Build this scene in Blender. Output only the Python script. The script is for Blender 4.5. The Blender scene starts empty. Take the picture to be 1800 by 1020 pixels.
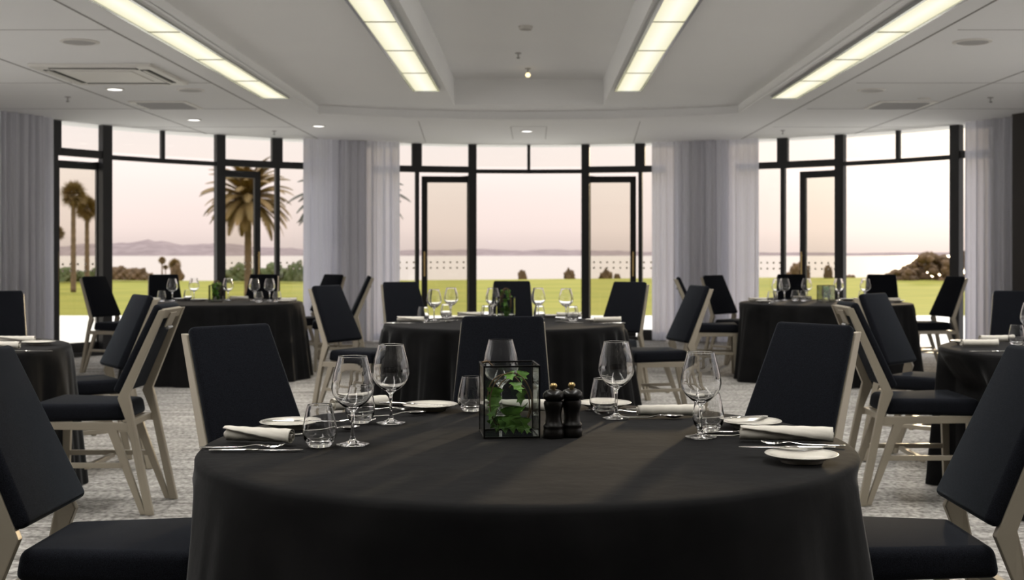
import bpy, bmesh, math, random
from mathutils import Vector, Matrix
from mathutils.geometry import tessellate_polygon
PI = math.pi
sc = bpy.context.scene
C = sc.collection
random.seed(7)

# ------------------------------------------------------------------ camera, exposure
FPX, VX, VY, HC = 2150.0, 938.0, 444.0, 1.24       # focal length in px, vanishing point, eye height
cam_d = bpy.data.cameras.new('camera')
cam = bpy.data.objects.new('camera', cam_d); C.objects.link(cam)
cam.location = (0, 0, HC); cam.rotation_euler = (PI / 2, 0, 0)
cam_d.sensor_width = 36; cam_d.lens = FPX / 1800 * 36
cam_d.shift_x = (900 - VX) / 1800; cam_d.shift_y = (VY - 510) / 1800
cam_d.clip_start = 0.05; cam_d.clip_end = 20000
cam_d.dof.use_dof = True; cam_d.dof.focus_distance = 3.15; cam_d.dof.aperture_fstop = 6.5
sc.camera = cam
sc.view_settings.view_transform = 'Standard'; sc.view_settings.look = 'None'
sc.view_settings.gamma = 1; sc.view_settings.use_curve_mapping = False
sc.view_settings.exposure = 0.0
sc.cycles.max_bounces = 12; sc.cycles.diffuse_bounces = 5; sc.cycles.glossy_bounces = 5
sc.cycles.transmission_bounces = 12; sc.cycles.transparent_max_bounces = 24
sc.cycles.caustics_reflective = False; sc.cycles.caustics_refractive = False
sc.cycles.sample_clamp_indirect = 6

# ------------------------------------------------------------------ sky and sun
SUN_AZ, SUN_EL = math.radians(19.0), math.radians(7.0)
sun_dir = Vector((math.sin(SUN_AZ) * math.cos(SUN_EL), math.cos(SUN_AZ) * math.cos(SUN_EL), math.sin(SUN_EL)))
w = bpy.data.worlds.new('overcast_evening'); sc.world = w; w.use_nodes = True
nt = w.node_tree; nt.nodes.clear()
N = lambda t: nt.nodes.new(t)
out = N('ShaderNodeOutputWorld'); bg = N('ShaderNodeBackground')
tc = N('ShaderNodeTexCoord'); sep = N('ShaderNodeSeparateXYZ')
nt.links.new(tc.outputs['Generated'], sep.inputs[0])
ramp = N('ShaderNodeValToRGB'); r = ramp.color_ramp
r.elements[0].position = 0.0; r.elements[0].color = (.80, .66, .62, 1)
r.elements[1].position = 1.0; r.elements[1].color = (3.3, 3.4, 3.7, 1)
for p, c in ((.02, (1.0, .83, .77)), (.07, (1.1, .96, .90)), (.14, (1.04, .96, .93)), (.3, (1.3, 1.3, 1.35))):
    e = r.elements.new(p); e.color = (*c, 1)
noi = N('ShaderNodeTexNoise'); noi.inputs['Scale'].default_value = 2.2; noi.inputs['Detail'].default_value = 5
mp = N('ShaderNodeMapping'); mp.inputs['Scale'].default_value = (1, 1, 5)
nt.links.new(tc.outputs['Generated'], mp.inputs[0]); nt.links.new(mp.outputs[0], noi.inputs['Vector'])
mr = N('ShaderNodeMapRange'); mr.inputs['To Min'].default_value = .88; mr.inputs['To Max'].default_value = 1.1
nt.links.new(noi.outputs['Fac'], mr.inputs['Value'])
mul = N('ShaderNodeVectorMath'); mul.operation = 'SCALE'
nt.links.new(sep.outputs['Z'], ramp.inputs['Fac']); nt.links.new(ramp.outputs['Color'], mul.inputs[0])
nt.links.new(mr.outputs[0], mul.inputs['Scale'])
dot = N('ShaderNodeVectorMath'); dot.operation = 'DOT_PRODUCT'; dot.inputs[1].default_value = sun_dir
nrm = N('ShaderNodeVectorMath'); nrm.operation = 'NORMALIZE'
nt.links.new(tc.outputs['Generated'], nrm.inputs[0]); nt.links.new(nrm.outputs[0], dot.inputs[0])
mx = N('ShaderNodeMath'); mx.operation = 'MAXIMUM'; mx.inputs[1].default_value = 0
nt.links.new(dot.outputs['Value'], mx.inputs[0])
acc = mul.outputs[0]
for power, col in ((60, (.42, .34, .26)), (900, (1.2, .95, .6))):
    pw = N('ShaderNodeMath'); pw.operation = 'POWER'; pw.inputs[1].default_value = power
    nt.links.new(mx.outputs[0], pw.inputs[0])
    s = N('ShaderNodeVectorMath'); s.operation = 'SCALE'; s.inputs[0].default_value = col
    nt.links.new(pw.outputs[0], s.inputs['Scale'])
    a = N('ShaderNodeVectorMath'); a.operation = 'ADD'
    nt.links.new(acc, a.inputs[0]); nt.links.new(s.outputs[0], a.inputs[1]); acc = a.outputs[0]
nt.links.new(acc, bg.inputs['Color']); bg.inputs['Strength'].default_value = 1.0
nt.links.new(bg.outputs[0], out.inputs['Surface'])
sd = bpy.data.lights.new('sun', 'SUN'); sd.energy = 1.2; sd.angle = math.radians(3); sd.color = (1, .78, .5)
so = bpy.data.objects.new('sun', sd); C.objects.link(so)
so.rotation_euler = sun_dir.to_track_quat('Z', 'Y').to_euler(); so.location = (6, 30, 8)

STRIP_W = 58.0        # power of each long ceiling fixture

# ------------------------------------------------------------------ helpers
def at(px, py, z):
    Y = FPX * (HC - z) / (py - VY)
    return Vector(((px - VX) * Y / FPX, Y, z))
def on_depth(px, Y, z=0.0):
    return Vector(((px - VX) * Y / FPX, Y, z))

class MB:
    def __init__(s): s.v = []; s.f = []
    def add(s, vs, fs, M=None):
        b = len(s.v)
        s.v += [(M @ Vector(p)) if M else Vector(p) for p in vs]
        s.f += [tuple(b + i for i in f) for f in fs]; return s
    def box(s, x0, x1, y0, y1, z0, z1, M=None):
        vs = [(x, y, z) for z in (z0, z1) for y in (y0, y1) for x in (x0, x1)]
        return s.add(vs, [(0, 2, 3, 1), (4, 5, 7, 6), (0, 1, 5, 4), (2, 6, 7, 3), (0, 4, 6, 2), (1, 3, 7, 5)], M)
    def prism_y(s, poly, ya, yb):
        """profile poly (x,z) extruded sideways; ya, yb functions of z"""
        n = len(poly)
        vs = [(x, ya(z), z) for x, z in poly] + [(x, yb(z), z) for x, z in poly]
        fs = [tuple(range(n))[::-1], tuple(range(n, 2 * n))] + [(i, (i + 1) % n, n + (i + 1) % n, n + i) for i in range(n)]
        return s.add(vs, fs)
    def lathe(s, prof, n=32, M=None, close=False):
        vs = []; fs = []; m = len(prof)
        for i in range(n):
            a = 2 * PI * i / n
            for r_, z in prof: vs.append((r_ * math.cos(a), r_ * math.sin(a), z))
        for i in range(n):
            j = (i + 1) % n
            for k in range(m - 1 + (1 if close else 0)):
                k2 = (k + 1) % m
                fs.append((i * m + k, j * m + k, j * m + k2, i * m + k2))
        return s.add(vs, fs, M)
    def tube(s, pts, rad, n=8, M=None, closed=False):
        pts = [Vector(p) for p in pts]; L = len(pts)
        rr = rad if isinstance(rad, (list, tuple)) else [rad] * L
        vs = []; fs = []
        prev = None
        for i, p in enumerate(pts):
            if closed: d = pts[(i + 1) % L] - pts[i - 1]
            else: d = pts[min(i + 1, L - 1)] - pts[max(i - 1, 0)]
            d.normalize()
            u = d.orthogonal().normalized() if prev is None else (prev - d * prev.dot(d)).normalized()
            prev = u; v = d.cross(u)
            for k in range(n):
                a = 2 * PI * k / n
                vs.append(p + (u * math.cos(a) + v * math.sin(a)) * rr[i])
        for i in range(L if closed else L - 1):
            j = (i + 1) % L
            for k in range(n): fs.append((i * n + k, i * n + (k + 1) % n, j * n + (k + 1) % n, j * n + k))
        if not closed: fs += [tuple(range(n))[::-1], tuple(range((L - 1) * n, L * n))]
        return s.add(vs, fs, M)
    def loft(s, st, n=10, M=None):
        """stations along x: (x, half_width, half_thick, z)"""
        vs = []; fs = []; L = len(st)
        for x, hw, ht, z in st:
            for k in range(n):
                a = 2 * PI * k / n
                vs.append((x, hw * math.cos(a), z + ht * math.sin(a)))
        for i in range(L - 1):
            for k in range(n): fs.append((i * n + k, i * n + (k + 1) % n, (i + 1) * n + (k + 1) % n, (i + 1) * n + k))
        fs += [tuple(range(n))[::-1], tuple(range((L - 1) * n, L * n))]
        return s.add(vs, fs, M)
    def quad(s, a, b, c, d): return s.add([a, b, c, d], [(0, 1, 2, 3)])
    def build(s, name, mat, parent=None, smooth=False, bevel=0, angle=35):
        me = bpy.data.meshes.new(name)
        me.from_pydata([tuple(p) for p in s.v], [], s.f)
        bm = bmesh.new(); bm.from_mesh(me)
        bmesh.ops.recalc_face_normals(bm, faces=bm.faces[:])
        if bevel:
            es = [e for e in bm.edges if len(e.link_faces) == 2 and e.calc_face_angle(0) > .5]
            bmesh.ops.bevel(bm, geom=es, offset=bevel, segments=2, profile=.6, affect='EDGES', clamp_overlap=True)
        bm.to_mesh(me); bm.free()
        if smooth:
            for p in me.polygons: p.use_smooth = True
            if smooth != 'all': me.set_sharp_from_angle(angle=math.radians(angle))
        me.materials.append(mat)
        o = bpy.data.objects.new(name, me); C.objects.link(o)
        if parent: o.parent = parent
        return o

def cushion(name, corners, mat, parent, rad=.018, puff=.0):
    """corners: 8 points, bottom ring then top ring (ccw)"""
    me = bpy.data.meshes.new(name); bm = bmesh.new()
    v = [bm.verts.new(c) for c in corners]
    for f in ((3, 2, 1, 0), (4, 5, 6, 7), (0, 1, 5, 4), (1, 2, 6, 5), (2, 3, 7, 6), (3, 0, 4, 7)): bm.faces.new([v[i] for i in f])
    bmesh.ops.recalc_face_normals(bm, faces=bm.faces[:])
    bmesh.ops.bevel(bm, geom=bm.edges[:], offset=rad, segments=4, profile=.5, affect='EDGES', clamp_overlap=True)
    bm.to_mesh(me); bm.free()
    for p in me.polygons: p.use_smooth = True
    me.set_sharp_from_angle(angle=math.radians(40))
    me.materials.append(mat)
    o = bpy.data.objects.new(name, me); C.objects.link(o); o.parent = parent
    return o

def tag(o, label, cat, group=None, kind=None):
    o['label'] = label; o['category'] = cat
    if group: o['group'] = group
    if kind: o['kind'] = kind
    return o
def thing(name, label, cat, loc=(0, 0, 0), rot=0.0, group=None):
    o = bpy.data.objects.new(name, None); C.objects.link(o); o.empty_display_size = .1
    o.location = loc; o.rotation_euler = (0, 0, rot)
    return tag(o, label, cat, group)
def struct(o): o['kind'] = 'structure'; return o
KIDS = {}
def copy_tree(o):
    def cp(src, parent):
        c = src.copy(); C.objects.link(c)
        if parent: c.parent = parent
        for ch in KIDS.get(src.name) or [x for x in bpy.data.objects if x.parent == src]: cp(ch, c)
        return c
    kids = [x for x in bpy.data.objects if x.parent == o]
    for k in kids: KIDS.setdefault(o.name, []).append(k) if k not in KIDS.get(o.name, []) else None
    for k in kids:
        KIDS[k.name] = [x for x in bpy.data.objects if x.parent == k]
    return cp(o, None)
PROTO = {}
def place(key, maker, loc, rot, label, cat, group, tilt=None):
    """first use builds the thing, later uses copy it with its parts"""
    if key not in PROTO:
        o = maker(); PROTO[key] = o
    else: o = copy_tree(PROTO[key])
    o.location = loc; o.rotation_euler = (tilt[0] if tilt else 0, tilt[1] if tilt else 0, rot)
    return tag(o, label, cat, group)

# ------------------------------------------------------------------ materials
MATS = {}
SHEEN_TINT = {'chair_fabric_navy': (.80, .90, 1, 1)}
def mat(name, col, rough=.6, metal=0, spec=.5, noise=None, bump=None, sheen=0, coat=0, trans=0, emit=None, stretch=None, ior=1.45):
    m = bpy.data.materials.new(name); m.use_nodes = True; t = m.node_tree
    b = t.nodes['Principled BSDF']
    b.inputs['Base Color'].default_value = (*col, 1); b.inputs['Roughness'].default_value = rough
    b.inputs['Metallic'].default_value = metal; b.inputs['Specular IOR Level'].default_value = spec
    b.inputs['Sheen Weight'].default_value = sheen; b.inputs['Sheen Roughness'].default_value = .3
    b.inputs['Sheen Tint'].default_value = SHEEN_TINT.get(name, (1, 1, 1, 1))
    b.inputs['Coat Weight'].default_value = coat; b.inputs['Transmission Weight'].default_value = trans
    b.inputs['IOR'].default_value = ior
    if emit: b.inputs['Emission Color'].default_value = (*emit[0], 1); b.inputs['Emission Strength'].default_value = emit[1]
    co = t.nodes.new('ShaderNodeTexCoord'); vec = co.outputs['Object']
    if stretch:
        mpn = t.nodes.new('ShaderNodeMapping'); mpn.inputs['Scale'].default_value = stretch
        t.links.new(vec, mpn.inputs[0]); vec = mpn.outputs[0]
    if noise:      # (scale, colour b, low, high)
        n = t.nodes.new('ShaderNodeTexNoise'); n.inputs['Scale'].default_value = noise[0]; n.inputs['Detail'].default_value = 6
        t.links.new(vec, n.inputs['Vector'])
        cr = t.nodes.new('ShaderNodeValToRGB')
        cr.color_ramp.elements[0].position = noise[2]; cr.color_ramp.elements[1].position = noise[3]
        cr.color_ramp.elements[0].color = (*col, 1); cr.color_ramp.elements[1].color = (*noise[1], 1)
        t.links.new(n.outputs['Fac'], cr.inputs[0]); t.links.new(cr.outputs[0], b.inputs['Base Color'])
    if bump:
        n2 = t.nodes.new('ShaderNodeTexNoise'); n2.inputs['Scale'].default_value = bump[0]; n2.inputs['Detail'].default_value = 4
        t.links.new(vec, n2.inputs['Vector'])
        bp = t.nodes.new('ShaderNodeBump'); bp.inputs['Strength'].default_value = bump[1]; bp.inputs['Distance'].default_value = bump[2]
        t.links.new(n2.outputs['Fac'], bp.inputs['Height']); t.links.new(bp.outputs[0], b.inputs['Normal'])
    MATS[name] = m; return m

def pane_mat(name, tint, refl=.5, gcol=(1, 1, 1)):
    m = bpy.data.materials.new(name); m.use_nodes = True; t = m.node_tree; t.nodes.clear()
    o = t.nodes.new('ShaderNodeOutputMaterial'); tr = t.nodes.new('ShaderNodeBsdfTransparent'); gl = t.nodes.new('ShaderNodeBsdfGlossy')
    tr.inputs['Color'].default_value = (*tint, 1); gl.inputs['Roughness'].default_value = .02; gl.inputs['Color'].default_value = (*gcol, 1)
    fr = t.nodes.new('ShaderNodeFresnel'); fr.inputs['IOR'].default_value = 1.45
    ml = t.nodes.new('ShaderNodeMath'); ml.operation = 'MULTIPLY'; ml.inputs[1].default_value = refl
    mxs = t.nodes.new('ShaderNodeMixShader')
    t.links.new(fr.outputs[0], ml.inputs[0]); t.links.new(ml.outputs[0], mxs.inputs[0])
    t.links.new(tr.outputs[0], mxs.inputs[1]); t.links.new(gl.outputs[0], mxs.inputs[2]); t.links.new(mxs.outputs[0], o.inputs[0])
    return m
def cloth_mat(name, col, transl=.35):
    m = mat(name, col, rough=.9, spec=.1, bump=(900, .15, .001)); t = m.node_tree
    b = t.nodes['Principled BSDF']; tl = t.nodes.new('ShaderNodeBsdfTranslucent'); tl.inputs['Color'].default_value = (*col, 1)
    mxs = t.nodes.new('ShaderNodeMixShader'); mxs.inputs[0].default_value = transl
    o = t.nodes['Material Output']
    t.links.new(b.outputs[0], mxs.inputs[1]); t.links.new(tl.outputs[0], mxs.inputs[2]); t.links.new(mxs.outputs[0], o.inputs[0])
    return m

M_ceil = mat('ceiling_paint', (.87, .87, .87), .8, noise=(1.2, (.89, .89, .885), .3, .7))
M_seam = mat('ceiling_seam', (.30, .29, .28), .8)
M_wall = mat('wall_paint', (.62, .60, .58), .85)
M_dark = mat('dark_panel', (.03, .025, .022), .6)
M_mull = mat('black_aluminium', (.012, .012, .013), .45)
M_glass = pane_mat('window_glass', (.96, .96, .95), .5)
M_leafglass = pane_mat('door_glass', (.93, .92, .88), .6)
M_dot = mat('frosted_dots', (.72, .66, .54), .7)
M_curt = cloth_mat('curtain_voile', (.92, .92, .96), .5)
M_frame = mat('chair_frame_taupe', (.36, .32, .255), .38, metal=.3, noise=(3, (.39, .35, .275), .3, .7))
M_fab = mat('chair_fabric_navy', (.0060, .0062, .0080), .9, spec=.04, sheen=.15, noise=(420, (.017, .019, .025), .35, .7), bump=(900, .4, .002))
M_cloth = mat('black_tablecloth', (.0075, .0075, .008), .85, spec=.06, sheen=.11, noise=(6, (.012, .0118, .0122), .35, .7), bump=(7, .5, .006))
M_nap = mat('napkin_linen', (.78, .74, .66), .9, spec=.1, bump=(60, .3, .002))
M_plate = mat('plate_ceramic', (.74, .70, .62), .18, coat=.4)
M_steel = mat('cutlery_steel', (.72, .70, .67), .16, metal=1)
M_wine = mat('crystal', (1, 1, 1), .0, trans=1, ior=1.48)
M_mill = mat('mill_black_wood', (.006, .005, .0045), .35, coat=.15)
M_brass = mat('brass_knob', (.62, .45, .20), .35, metal=.9)
M_leaf = mat('ivy_leaf', (.07, .19, .025), .38, noise=(22, (.22, .46, .07), .3, .7), bump=(120, .4, .002))
M_vine = mat('ivy_stem', (.16, .10, .05), .7)
M_lead = mat('black_came', (.01, .01, .01), .35, metal=.5)
M_boxglass = pane_mat('box_glass', (.93, .95, .94), .8)
M_div = mat('divider_strip', (.42, .40, .30), .6)
M_light = mat('diffuser_lit', (.12, .12, .10), .6, spec=.1, emit=((.97, .93, .70), 1.0))
t = M_light.node_tree; b = t.nodes['Principled BSDF']; co = t.nodes.new('ShaderNodeTexCoord'); sx = t.nodes.new('ShaderNodeSeparateXYZ')
t.links.new(co.outputs['Object'], sx.inputs[0]); ab = t.nodes.new('ShaderNodeMath'); ab.operation = 'ABSOLUTE'; t.links.new(sx.outputs['X'], ab.inputs[0])
cr = t.nodes.new('ShaderNodeValToRGB'); cr.color_ramp.elements[0].position = 0; cr.color_ramp.elements[1].position = .11      # tube glow behind the diffuser
cr.color_ramp.elements[0].color = (1.05, 1.02, .88, 1); cr.color_ramp.elements[1].color = (.88, .83, .58, 1)
t.links.new(ab.outputs[0], cr.inputs[0]); t.links.new(cr.outputs[0], b.inputs['Emission Color'])
M_spot = mat('downlight_lit', (.9, .9, .9), .5, emit=((1, .98, .93), 3.0))
M_bulb = mat('warm_bulb', (.9, .8, .6), .5, emit=((1, .78, .40), 2.0))
M_chrome = mat('fixture_trim', (.55, .57, .58), .25, metal=.8)
M_white = mat('white_plastic', (.72, .70, .66), .5)
M_grille = mat('grey_grille', (.42, .41, .40), .6)
M_slot = mat('dark_slot', (.04, .04, .035), .7)
M_deck = mat('terrace_paving', (.74, .70, .62), .8, noise=(1.4, (.78, .74, .66), .3, .7))
M_lawn = mat('lawn_grass', (.17, .175, .028), .95, spec=.1, noise=(.09, (.27, .24, .045), .3, .7), stretch=(1, 2.5, 1))
M_sea = mat('sea_water', (.32, .25, .18), .22, spec=1.0, bump=(.4, .25, .2))
M_hill = mat('far_hills', (.20, .155, .145), 1, spec=0, noise=(.02, (.26, .205, .19), .35, .65))
M_frond = mat('palm_frond', (.15, .10, .03), .7, noise=(.6, (.26, .16, .06), .3, .7))
M_frond2 = mat('palm_frond_green', (.035, .040, .018), .7)
M_trunk = mat('palm_trunk', (.20, .13, .08), .9, noise=(2, (.12, .08, .05), .3, .7))
M_bush = mat('bush_leaves', (.07, .042, .018), .9, noise=(.8, (.14, .08, .035), .3, .7))
M_bushg = mat('hedge_leaves', (.05, .07, .02), .9, noise=(.8, (.10, .10, .04), .3, .7))
# carpet: two noises
M_carpet = mat('grey_carpet', (.30, .29, .275), .95, spec=.1, bump=(300, .5, .004))
t = M_carpet.node_tree; b = t.nodes['Principled BSDF']; co = t.nodes.new('ShaderNodeTexCoord')
ma = t.nodes.new('ShaderNodeMapping'); ma.inputs['Scale'].default_value = (1.1, 7, 1); t.links.new(co.outputs['Object'], ma.inputs[0])
n1 = t.nodes.new('ShaderNodeTexNoise'); n1.inputs['Scale'].default_value = 1.6; n1.inputs['Detail'].default_value = 8; n1.inputs['Roughness'].default_value = .7
n2 = t.nodes.new('ShaderNodeTexNoise'); n2.inputs['Scale'].default_value = 38; n2.inputs['Detail'].default_value = 3
t.links.new(ma.outputs[0], n1.inputs['Vector']); t.links.new(co.outputs['Object'], n2.inputs['Vector'])
md = t.nodes.new('ShaderNodeMath'); md.operation = 'MULTIPLY'; t.links.new(n1.outputs['Fac'], md.inputs[0]); t.links.new(n2.outputs['Fac'], md.inputs[1])
cr = t.nodes.new('ShaderNodeValToRGB'); cr.color_ramp.elements[0].position = .15; cr.color_ramp.elements[1].position = .36
cr.color_ramp.elements[0].color = (.14, .133, .122, 1); cr.color_ramp.elements[1].color = (.54, .515, .48, 1)
t.links.new(md.outputs[0], cr.inputs[0]); t.links.new(cr.outputs[0], b.inputs['Base Color'])

# ------------------------------------------------------------------ room shell
CX, CY, R = -.05, 11.2, 6.3
Z1, Z2, Z3 = 2.78, 2.85, 3.13
def circ(px, rad=R):
    u = (px - VX) / FPX
    A = u * u + 1; B = -2 * (u * CX + CY); D = CX * CX + CY * CY - rad * rad
    Y = (-B + math.sqrt(B * B - 4 * A * D)) / (2 * A)
    return Vector((u * Y, Y, 0))
def ang(px, rad=R):
    p = circ(px, rad); return math.atan2(p.y - CY, p.x - CX)
def pol(a, rad=R, z=0): return Vector((CX + rad * math.cos(a), CY + rad * math.sin(a), z))

def room_outline(rad, back=-4.0, n=48):
    pts = [pol(PI * i / n, rad) for i in range(n + 1)]
    return [Vector((p.x, p.y, 0)) for p in pts] + [Vector((CX - rad, back, 0)), Vector((CX + rad, back, 0))]
def face_with_holes(mb, loops, z):
    loops = [[Vector((p[0], p[1], z)) for p in L] for L in loops]
    flat = [p for L in loops for p in L]
    mb.add(flat, [tuple(t_) for t_ in tessellate_polygon(loops)])

mb = MB(); face_with_holes(mb, [room_outline(R + .12)], 0); fl = struct(mb.build('floor', M_carpet))
tray = []
for i in range(25):
    x = 2.24 - (2.24 + 2.36) * i / 24
    tray.append((x, 14.0 - .6 * ((x + .06) / 2.3) ** 2))
tray += [(-2.36, -2.5), (2.24, -2.5)]
coffer = [(-.86, -1.0), (.76, -1.0), (.76, 13.35), (-.86, 13.35)]
mb = MB()
face_with_holes(mb, [room_outline(R + .4), tray], Z1)
face_with_holes(mb, [tray, coffer], Z2)
face_with_holes(mb, [coffer], Z3)
for loop, za, zb in ((tray, Z1, Z2), (coffer, Z2, Z3)):
    for i in range(len(loop)):
        a, b_ = loop[i], loop[(i + 1) % len(loop)]
        mb.quad((*a, za), (*b_, za), (*b_, zb), (*a, zb))
ceil = struct(mb.build('ceiling', M_ceil))
# small raised lip round the tray
mb = MB()
for (xa, xb) in ((-2.40, -2.36), (2.24, 2.28)): mb.box(xa, xb, -2.5, 13.42, Z1 - .018, Z1 + .004)
lip = tray[:25]
for i in range(24):
    a, b_ = Vector((*lip[i], 0)), Vector((*lip[i + 1], 0)); o_ = Vector((0, .10, 0))
    mb.add([a + Vector((0, 0, Z1 - .018)), b_ + Vector((0, 0, Z1 - .018)), b_ + o_ + Vector((0, 0, Z1 - .018)), a + o_ + Vector((0, 0, Z1 - .018)),
            a + Vector((0, 0, Z1 + .004)), b_ + Vector((0, 0, Z1 + .004)), b_ + o_ + Vector((0, 0, Z1 + .004)), a + o_ + Vector((0, 0, Z1 + .004))],
           [(0, 3, 2, 1), (4, 5, 6, 7), (0, 1, 5, 4), (1, 2, 6, 5), (2, 3, 7, 6), (3, 0, 4, 7)])
struct(mb.build('trim_1', M_ceil))
mb = MB()
for x in (-2.92, -4.24, 2.82, 4.16):
    yend = CY + math.sqrt(max(R * R - (x - CX) ** 2, 0)) - .05
    mb.box(x - .006, x + .006, -3.9, yend, Z1 - .003, Z1 + .001)
for y in (3.2, 5.8, 8.45, 11.1):
    for s in (-1, 1): mb.box(min(s * 2.93, s * 6.2), max(s * 2.93, s * 6.2), y - .004, y + .004, Z1 - .002, Z1 + .001)
for y in (13.1, 15.0):
    hw = math.sqrt(R * R - (y - CY) ** 2) - .1
    for s in (-1, 1): mb.box(min(s * 2.93, s * hw), max(s * 2.93, s * hw), y - .004, y + .004, Z1 - .002, Z1 + .001)
for x in (-1.35, 1.25):
    mb.tube([(x, 14.35, Z1), (x * 1.12, CY + R - .35, Z1)], .004, 4)
mb.box(-.28, .16, 14.95, 14.957, Z1 - .002, Z1 + .001)
for x in (-.28, .16): mb.box(x - .003, x + .003, 14.95, 16.6, Z1 - .002, Z1 + .001)
struct(mb.build('trim_2', M_seam))

# straight side walls, each with unseen openings added for fill daylight, and the rear wall
def wall_box(name, x0, x1, y0, y1, z0=0, z1=3.2, m=None, parts=None):
    mb = MB()
    for q in parts or [(x0, x1, y0, y1, z0, z1)]: mb.box(*q)
    return struct(mb.build(name, m or M_wall))
xl, xr = CX - R, CX + R
for nm, xa, xb in (('wall_left', xl - .15, xl), ('wall_right', xr, xr + .15)):
    wall_box(nm, 0, 0, 0, 0, parts=[(xa, xb, -4.1, 11.25, 0, .12), (xa, xb, -4.1, 11.25, 2.72, 3.2),
                                    (xa, xb, -4.1, 1.6, .12, 2.72), (xa, xb, 5.6, 5.9, .12, 2.72), (xa, xb, 10.6, 11.25, .12, 2.72)])
wall_box('wall_rear', xl - .15, xr + .15, -4.15, -4, m=M_dark)  # unseen wall, made dark so little light bounces back onto camera-facing surfaces
def arc_wall(name, a0, a1, r0, r1, z0, z1, m, n=12, kind=True, parent=None):
    mb = MB(); vs = []; fs = []
    for i in range(n + 1):
        a = a0 + (a1 - a0) * i / n
        for rad in (r0, r1):
            for z in (z0, z1): vs.append(pol(a, rad, z))
    for i in range(n):
        p = i * 4; q = p + 4
        fs += [(p, q, q + 1, p + 1), (p + 2, p + 3, q + 3, q + 2), (p + 1, q + 1, q + 3, p + 3), (p, p + 2, q + 2, q)]
    fs += [(0, 1, 3, 2), (4 * n, 4 * n + 2, 4 * n + 3, 4 * n + 1)]
    mb.add(vs, fs); o = mb.build(name, m, parent)
    if kind: struct(o)
    return o
arc_wall('wall_front_left', ang(575), ang(655), R - .04, R + .12, 0, 3.2, M_wall)
arc_wall('wall_front_right', ang(1192), ang(1285), R - .04, R + .12, 0, 3.2, M_wall)
arc_wall('wall_curved_left', PI, ang(70), R - .02, R + .12, 0, 3.2, M_wall, 20)
arc_wall('wall_curved_right', ang(1738), 0, R - .02, R + .12, 0, 3.2, M_wall, 20)
arc_wall('trim_3', ang(1791, 6.0), ang(1880, 6.0), 5.9, 6.2, 0, Z1, M_dark, 6)

# ------------------------------------------------------------------ window bays
def post(mb, pxl, pxr, z0, z1, d=.07):
    a0, a1 = ang(pxl), ang(pxr)
    if abs(a1 - a0) < .001: a1 += .001
    vs = [pol(a, rad, z) for z in (z0, z1) for (a, rad) in ((a0, R - d / 2), (a1, R - d / 2), (a1, R + d / 2), (a0, R + d / 2))]
    mb.add(vs, [(3, 2, 1, 0), (4, 5, 6, 7), (0, 1, 5, 4), (1, 2, 6, 5), (2, 3, 7, 6), (3, 0, 4, 7)])
def bar(mb, pxl, pxr, z0, z1, d=.06):
    """straight horizontal bar between two columns of the curved wall"""
    A, B = circ(pxl), circ(pxr); t_ = (B - A).normalized(); n_ = Vector((-t_.y, t_.x, 0)) * d / 2
    vs = [p + Vector((0, 0, z)) for z in (z0, z1) for p in (A - n_, B - n_, B + n_, A + n_)]
    mb.add(vs, [(3, 2, 1, 0), (4, 5, 6, 7), (0, 1, 5, 4), (1, 2, 6, 5), (2, 3, 7, 6), (3, 0, 4, 7)])
def pane(mb, pxl, pxr, z0, z1): bar(mb, pxl, pxr, z0, z1, .008)
def dots(mb, A, B, n, zs=(1.10, 1.02), s=.026):
    t_ = (B - A).normalized(); n_ = Vector((t_.y, -t_.x, 0)) * .007
    L = (B - A).length
    for z in zs:
        for i in range(n):
            c = A + t_ * (L * (i + .5) / n) + n_
            vs = [c + t_ * sx * s / 2 + Vector((0, 0, z + sz * s / 2)) + o_ for o_ in (Vector(), n_ * .25) for sx, sz in ((-1, -1), (1, -1), (1, 1), (-1, 1))]
            mb.add(vs, [(3, 2, 1, 0), (4, 5, 6, 7), (0, 1, 5, 4), (1, 2, 6, 5), (2, 3, 7, 6), (3, 0, 4, 7)])
TB0, TB1 = 2.375, 2.465
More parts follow.
